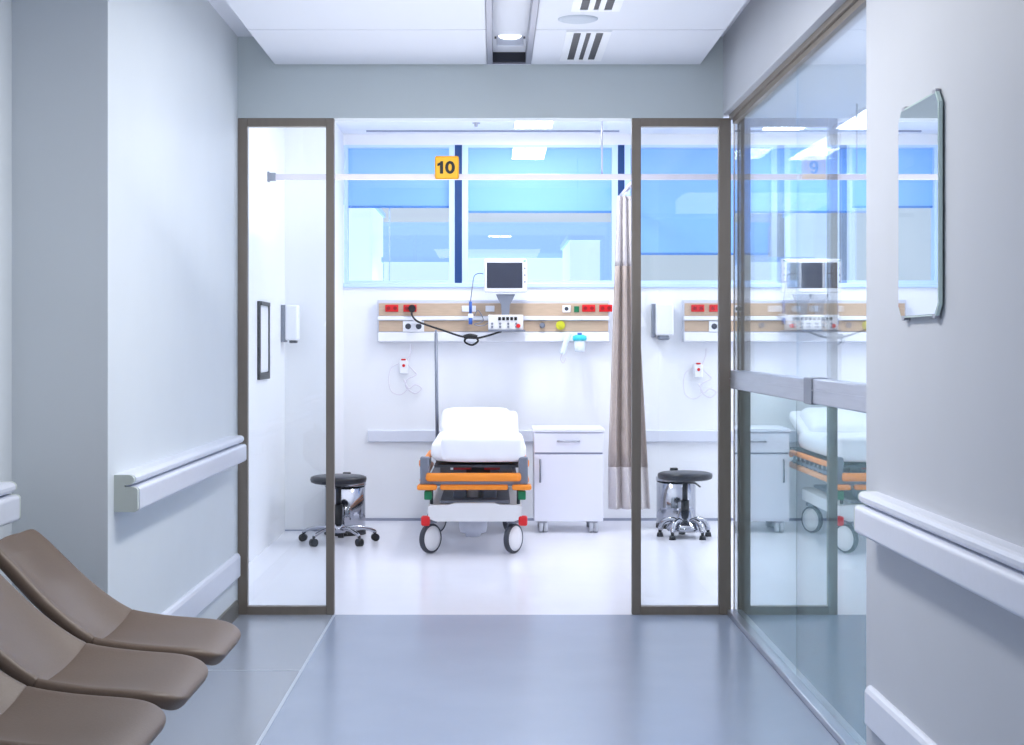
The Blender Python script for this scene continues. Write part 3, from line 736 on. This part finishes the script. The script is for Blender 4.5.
# ------------------------------------------------------------ stretcher
def stretcher():
    Y0 = 10.55; xc = PX(472.5, Y0)
    t = thing('hospital_stretcher', 'hospital stretcher with orange bumpers, grey frame and large castors', 'stretcher', (xc, Y0, 0))
    s = Y0 / F
    def z(py): return PZ(py, Y0)
    def x(px): return (px - 472.5) * s
    # castors: two near, two far
    for (wx, wy) in ((x(430), 0.08), (x(513.5), 0.08), (x(430), 1.22), (x(513.5), 1.22)):
        c = thing('castor', None, None, (wx, wy, 0.1), rotz=math.radians(-33 if wx > 0 else -38)); c.parent = t
        b = MB(); b.lathe([(0.082, -0.018), (0.096, -0.018), (0.1, -0.01), (0.1, 0.01), (0.096, 0.018), (0.082, 0.018)]); b.rot(Matrix.Rotation(PI / 2, 4, 'Y')); sub(b.build('tyre', M['dgrey']), c)
        b = MB(); b.lathe([(0, -0.026), (0.05, -0.025), (0.084, -0.018), (0.084, 0.018), (0.05, 0.025), (0, 0.026)]); b.rot(Matrix.Rotation(PI / 2, 4, 'Y')); sub(b.build('wheel_disc', M['encl'], label='pale wheel cover'), c)
        b = MB(); b.box(-0.034, 0.034, -0.035, 0.035, 0.101, 0.13, 0.008); b.cyl((0, 0, 0.12), (0, 0, 0.2), 0.018)
        b.box(-0.034, -0.027, -0.02, 0.02, -0.01, 0.12, 0.003, 1)
        sub(b.build('fork', M['greym']), c)
    for sx in (x(425.5), x(523)):
        MB().box(sx - 0.03, sx + 0.03, -0.01, 0.05, z(526), z(516), 0.014, 3).build('brake_pedal', M['red'], t, label='red brake pedal')
    # base cover
    zb0, zb1 = z(521.5), z(505)
    prof = [(x(428), zb0 + 0.02), (x(436), zb0), (x(514), zb0), (x(522), zb0 + 0.02), (x(522), zb1 - 0.01), (x(518), zb1), (x(500), zb1 - 0.0), (x(494), zb1 + 0.012), (x(455), zb1 + 0.012), (x(448), zb1), (x(432), zb1), (x(428), zb1 - 0.01)]
    MB().prism(prof, 0.0, 1.32).build('base_cover', M['encl'], t)
    MB().box(x(440), x(510), 0.06, 1.28, zb1 + 0.005, zb1 + 0.024).build('base_frame', M['greym'], t)
    # lower drum and column
    for wy, nm in ((0.32, 'lift_column'), (1.02, 'lift_column')):
        b = MB(); b.lathe([(0, 0.085), (0.05, 0.085), (0.055, 0.105), (0.09, 0.115), (0.098, 0.15), (0.1, zb0), (0, zb0)], 0, wy)
        b.build('drum', mat('drum_grey', (206, 210, 222), 0.4), t)
        MB().cyl((0, wy, zb1), (0, wy, z(488)), 0.05).build(nm, M['encl'], t)
        MB().box(x(452), x(466), wy - 0.06, wy + 0.06, zb1, z(490), 0.01).box(x(483), x(497), wy - 0.06, wy + 0.06, zb1, z(490), 0.01).build_each('bellow_cover', M['greym'], t)
    for sx in (x(428), x(522)):
        MB().box(sx - 0.026, sx + 0.026, 0.0, 0.06, z(500), z(491), 0.008).build('bumper_block', M['green'], t, label='green block under bumper')
        MB().tube([(sx * 0.93, 0.06, z(486)), (sx * 0.93, 0.07, zb1 + 0.0)], 0.012).build('strut', M['dgrey'], t)
    # frame
    zf = z(484)
    MB().box(x(427), x(437), 0.03, 1.9, zf - 0.015, zf + 0.02, 0.005).box(x(508), x(518), 0.03, 1.9, zf - 0.015, zf + 0.02, 0.005).box(x(437), x(508), 0.035, 0.07, zf - 0.015, zf + 0.02).box(x(437), x(508), 0.9, 0.95, zf - 0.015, zf + 0.02).box(x(437), x(508), 1.85, 1.9, zf - 0.015, zf + 0.02).build('frame', M['greym'], t)
    MB().box(x(440), x(508), -0.01, 0.03, z(490), z(484.5), 0.012, 3).build('lower_bumper', M['orange'], t, label='orange lower bar')
    for (a, c) in ((417, 437), (512, 531.5)):
        MB().box(x(a), x(c), -0.03, 0.08, z(490), z(484.5), 0.014, 3).build('corner_bumper', M['orange'], t, label='orange corner wing')
    MB().tube([(x(428), 0.0, z(477)), (x(431), -0.012, z(477)), (x(516), -0.012, z(477)), (x(519), 0.0, z(477))], 0.029, seg=14).build('push_bar', M['orange'], t, label='orange upper push bar')
    MB().box(x(428), x(519), 0.0, 0.03, z(484.5), z(481), 0.003).build('cross_member', M['greym'], t)
    for (a, c) in ((420, 429.5), (518.5, 528)):
        MB().box(x(a), x(c), 0.0, 0.07, z(485), z(457), 0.01).build('corner_post', M['greym'], t)
    for (a, c) in ((453, 471), (484, 504)):
        MB().box(x(a), x(c), 0.05, 0.5, z(470.5), z(468), 0.003).build('red_strap', M['redd'], t, label='dark red strap')
    MB().box(x(434), x(520), 0.04, 1.88, z(468), z(465.5)).box(x(440), x(450), 0.03, 0.08, z(473), z(468)).box(x(500), x(512), 0.03, 0.08, z(473), z(468)).box(x(466), x(490), 0.1, 1.7, z(481), z(468)).build('deck', M['dgrey'], t)
    # side rails folded: orange top and bottom bars with ribbed grey between
    for sg, sx in ((-1, x(421.5)), (1, x(526.5))):
        r = thing('side_rail', None, None, (sx, 0, 0)); r.parent = t
        sub(MB().tube([(0, 0.08, z(462)), (0, 0.2, z(467)), (0, 1.5, z(468)), (0, 1.58, z(471))], 0.02, seg=12, smooth_n=4).build('top_bar', M['orange']), r)
        sub(MB().tube([(0, 0.18, zf + 0.01), (0, 1.62, zf + 0.01)], 0.022, seg=12).build('bottom_bar', M['orangel']), r)
        b = MB()
        for k in range(9): b.box(-0.008, 0.008, 0.2 + k * 0.155, 0.225 + k * 0.155, zf + 0.02, z(468))
        b.box(-0.006, 0.006, 0.2, 1.46, z(478), z(475))
        sub(b.build('rungs', M['greym']), r)
    # mattress with draped sheet: rounded section swept along y, slightly sagging bottom
    def pad(name, x0, x1, y0, y1, z0, z1, rr, m, bulge=0.0, parent=t, puff=0.0):
        b = MB(); b.box(x0, x1, y0, y1, z0, z1)
        bmesh.ops.bevel(b.bm, geom=b.bm.edges[:], offset=rr, segments=4, affect='EDGES', profile=0.5)
        bmesh.ops.subdivide_edges(b.bm, edges=[e for e in b.bm.edges if e.calc_length() > 0.09], cuts=7, use_grid_fill=True)
        cx, cy = (x0 + x1) / 2, (y0 + y1) / 2
        for v in b.bm.verts:
            u = (v.co.x - cx) / ((x1 - x0) / 2); q = (v.co.y - cy) / ((y1 - y0) / 2)
            f = max(0, (1 - u * u)) * max(0, (1 - q * q))
            if v.co.z > (z0 + z1) / 2: v.co.z += puff * f + 0.004 * math.sin(v.co.x * 37 + v.co.y * 23)
            v.co.z += bulge * (u * u)
            v.co.y += 0.004 * math.sin(v.co.x * 31 + v.co.z * 40)
        for f in b.bm.faces: f.smooth = True
        return b.build(name, m, parent, sub=1)
    zm0, zm1 = z(463.5), z(441)
    pad('mattress', x(430), x(526.5), 0.03, 1.35, zm0, z(443), 0.055, M['linen'], bulge=0.012)
    pad('folded_sheet', x(440.5), x(524), 0.0, 0.55, zm0 + 0.005, z(437.5), 0.04, M['linen'], bulge=0.004, puff=0.01)
    # raised backrest section
    bk = pad('backrest_mattress', x(433), x(522), 0, 0.62, 0.0, 0.10, 0.04, M['linen'])
    bk.location = (0, 1.28, zm0 + 0.03); bk.rotation_euler = (math.radians(15), 0, 0)
    pl = pad('pillow', -0.262, 0.275, -0.16, 0.34, 0.0, 0.11, 0.05, M['linen'], puff=0.03)
    pl.location = (0, 1.42, zm0 + 0.125); pl.rotation_euler = (math.radians(14), 0, 0)
    pl2 = pad('folded_blanket', -0.25, 0.325, -0.12, 0.3, 0.0, 0.07, 0.03, M['linen'], puff=0.01)
    pl2.location = (0, 1.36, zm0 + 0.085); pl2.rotation_euler = (math.radians(14), 0, 0)
    # drip pole at the head
    yp = 1.75; D = Y0 + yp
    xa = PX(437.5, D) - xc; xb = PX(436, D) - xc
    MB().cyl((xa - 0.0, yp, zf), (xb, yp, PZ(333, D)), 0.013).cyl((xb, yp, PZ(345, D)), (xb, yp, PZ(330, D)), 0.009).build('drip_pole', M['greym'], t, label='thin grey drip pole')
stretcher()

# ------------------------------------------------------------ mirror on the right wall
y0, y1, z0, z1 = 4.17, 4.585, 1.478, 2.075
t = thing('wall_mirror', 'tall frameless mirror on the right corridor wall above the handrail', 'mirror', (XR, y0, z0))
c = 0.03; L = y1 - y0; hh = z1 - z0
poly = [(c, 0), (L - c, 0), (L, c), (L, hh - c), (L - c, hh), (c, hh), (0, hh - c), (0, c)]
MB().prism([(u, v) for u, v in poly], -0.016, -0.006, 'x').build('glass', M['mirroredge'], t)
poly2 = [(0.005 + (L - 0.01) * u / L, 0.005 + (hh - 0.01) * v / hh) for u, v in poly]
MB().prism(poly2, -0.0175, -0.016, 'x').build('silvered_face', M['mirror'], t)
b = MB()
for (u, v) in ((0.05, 0.0), (L - 0.05, 0.0), (0.05, hh), (L - 0.05, hh)): b.box(-0.0165, 0, u - 0.015, u + 0.015, v - 0.008, v + 0.008, 0.002, 1)
b.build_each('clip', M['alu'], t)

# ------------------------------------------------------------ waiting chairs
def chair(Yc, label, first=None):
    if first: return dup(first, (0, Yc, 0), label=label)
    t = thing('waiting_chair', label, 'chair', (0, Yc, 0), group='brown waiting chairs on one beam')
    prof = [(-1.55, 0.790), (-1.52, 0.768), (-1.47, 0.722), (-1.41, 0.662), (-1.35, 0.606), (-1.29, 0.558), (-1.24, 0.524), (-1.20, 0.503)]
    prof2 = [(-1.203, 0.504), (-1.17, 0.493), (-1.09, 0.477), (-1.0, 0.466), (-0.92, 0.458), (-0.87, 0.446), (-0.838, 0.424)]
    def cat(p, n):
        out = []; N = len(p)
        for i in range(N - 1):
            a = Vector(p[max(i - 1, 0)]); b_ = Vector(p[i]); c_ = Vector(p[i + 1]); d = Vector(p[min(i + 2, N - 1)])
            for k in range(n):
                q = k / n
                out.append(0.5 * ((2 * b_) + (c_ - a) * q + (2 * a - 5 * b_ + 4 * c_ - d) * q * q + (3 * b_ - a - 3 * c_ + d) * q ** 3))
        out.append(Vector(p[-1])); return out
    SOFF = -1
    def surf(name, pr, wf, dishf, m, thick, off=0.0):
        pts = cat(pr, 2); N = len(pts); b = MB(); NU = 14; grid = []
        for i, p in enumerate(pts):
            q = i / (N - 1); row = []
            for j in range(NU + 1):
                u = -1 + 2 * j / NU
                hw_ = wf(q)
                xx, zz = p
                dsh = dishf(q)
                e = 1 - abs(u) ** 2.6
                row.append(b.bm.verts.new((xx - dsh * 0.35 * e, hw_ * u, zz - dsh * e - off)))
            grid.append(row)
        for i in range(N - 1):
            for j in range(NU):
                f = b.bm.faces.new((grid[i][j], grid[i][j + 1], grid[i + 1][j + 1], grid[i + 1][j])); f.smooth = True
        o = b.build(name, m, t)
        # closed padded shell built by hand-like solidify + bevel
        md = o.modifiers.new('solid', 'SOLIDIFY'); md.thickness = thick; md.offset = SOFF; md.use_even_offset = False
        md2 = o.modifiers.new('sub', 'SUBSURF'); md2.levels = 2; md2.render_levels = 2
        return o
    W = 0.272
    def wback(q):
        s = max(0, (0.22 - q) / 0.22)
        base = W - 0.05 * (1 - q)
        return base - 0.10 * (1 - (max(0, 1 - s ** 2.6)) ** (1 / 2.6))
    def wseat(q):
        s = max(0, (q - 0.5) / 0.5)
        return W - 0.13 * (1 - (max(0, 1 - s ** 2.4)) ** (1 / 2.4))
    surf('backrest', prof, wback, lambda q: 0.012 + 0.045 * q, M['leather'], 0.042)
    surf('seat', prof2, wseat, lambda q: 0.058 * max(0, 1 - q * 1.2) ** 1.3, M['leather'], 0.042)
    # dark underside carrier
    b = MB(); b.box(-1.25, -1.0, -0.07, 0.07, 0.37, 0.40, 0.008); b.build('carrier', M['leatherd'], t, label='dark carrier under the seat')
    return t
c1 = chair(4.955, 'brown leather waiting chair farthest from the camera, nearest the glass door')
chair(4.37, 'middle one of the three brown leather waiting chairs', c1)
chair(3.785, 'brown leather waiting chair nearest the camera, cut off at the lower left', c1)
t = thing('seating_beam', 'dark metal beam and legs carrying the brown waiting chairs', 'bench frame', (-1.13, 3.4, 0))
MB().box(-0.03, 0.03, 0, 1.75, 0.322, 0.37, 0.006).build('beam', M['dgrey'], t)
for yy in (0.67, 1.27):
    MB().tube([(-0.02, yy, 0.32), (-0.02, yy, 0.03)], 0.02).box(-0.25, 0.22, yy - 0.025, yy + 0.025, 0.0, 0.03, 0.006).build('leg', M['dgrey'], t)

# ------------------------------------------------------------ lights
def area(name, loc, size, power, rot=(0, 0, 0), col=(1, 1, 1)):
    l = bpy.data.lights.new(name, 'AREA'); l.shape = 'RECTANGLE'; l.size = size[0]; l.size_y = size[1]; l.energy = power; l.color = col
    o = bpy.data.objects.new(name, l); C.objects.link(o); o.location = loc; o.rotation_euler = rot
    return o
cool = (0.975, 0.985, 1.0)
area('room_fill_light', (-0.1, 9.9, 2.1), (2.6, 2.6), 38, rot=(PI, 0, 0), col=cool)  # added fill aimed at the ceiling to brighten the room, no fitting here
area('side_room_fill_light', (4.6, 10.0, ZC - 0.03), (1.2, 2.6), 62, col=cool)  # added fill, out of view, brightens the room beyond the glass
area('bay_lamp', (0.3, 11.65, ZC - 0.03), (0.28, 0.95), 25, col=cool)
area('bay_lamp', (2.76, 11.65, ZC - 0.03), (0.28, 0.95), 25, col=cool)
area('side_room_fill_light', (4.9, 6.4, ZC - 0.03), (0.4, 1.6), 22, col=cool)  # second added fill, set far right to stay out of reflections
area('corridor_lamp', (TL + 0.11, 5.25, ZP - 0.02), (0.3, 2.1), 56, col=(1.0, 0.997, 0.99))
area('corridor_fill_light', (-0.05, 6.7, 1.75), (1.8, 2.0), 14, rot=(PI - 0.25, 0, 0), col=(0.985, 0.99, 1.0))  # added upward fill, lifts the ceiling panels and door header
area('corridor_lamp', (-0.1, 0.4, ZP - 0.02), (1.6, 2.4), 30, col=(1.0, 0.995, 0.99))

# world
w = bpy.data.worlds.new('world'); bpy.context.scene.world = w; w.use_nodes = True
nt = w.node_tree; bg = nt.nodes['Background']
sky = nt.nodes.new('ShaderNodeTexGradient'); tc = nt.nodes.new('ShaderNodeTexCoord'); mp = nt.nodes.new('ShaderNodeMapping'); mp.inputs['Rotation'].default_value = (0, PI / 2, 0)
ra = nt.nodes.new('ShaderNodeValToRGB'); ra.color_ramp.elements[0].color = srgb(222, 236, 255); ra.color_ramp.elements[1].color = srgb(165, 208, 255)
nt.links.new(tc.outputs['Generated'], mp.inputs['Vector']); nt.links.new(mp.outputs['Vector'], sky.inputs['Vector'])
nt.links.new(sky.outputs['Fac'], ra.inputs['Fac']); nt.links.new(ra.outputs['Color'], bg.inputs['Color'])
bg.inputs['Strength'].default_value = 0.85

# camera
cam = bpy.data.cameras.new('camera'); co = bpy.data.objects.new('camera', cam); C.objects.link(co)
co.location = (0, 0, H); co.rotation_euler = (PI / 2, 0, 0)
cam.sensor_width = 36; cam.lens = F / 1024 * 36
cam.shift_x = (512 - VX) / 1024; cam.shift_y = -(372.5 - VY) / 1024
cam.clip_start = 0.05; cam.clip_end = 200
bpy.context.scene.camera = co
sc_ = bpy.context.scene
sc_.view_settings.view_transform = 'Standard'; sc_.view_settings.look = 'None'
sc_.view_settings.exposure = 0.0
sc_.cycles.max_bounces = 14; sc_.cycles.diffuse_bounces = 6; sc_.cycles.glossy_bounces = 6; sc_.cycles.transparent_max_bounces = 24
sc_.cycles.caustics_reflective = False; sc_.cycles.caustics_refractive = False
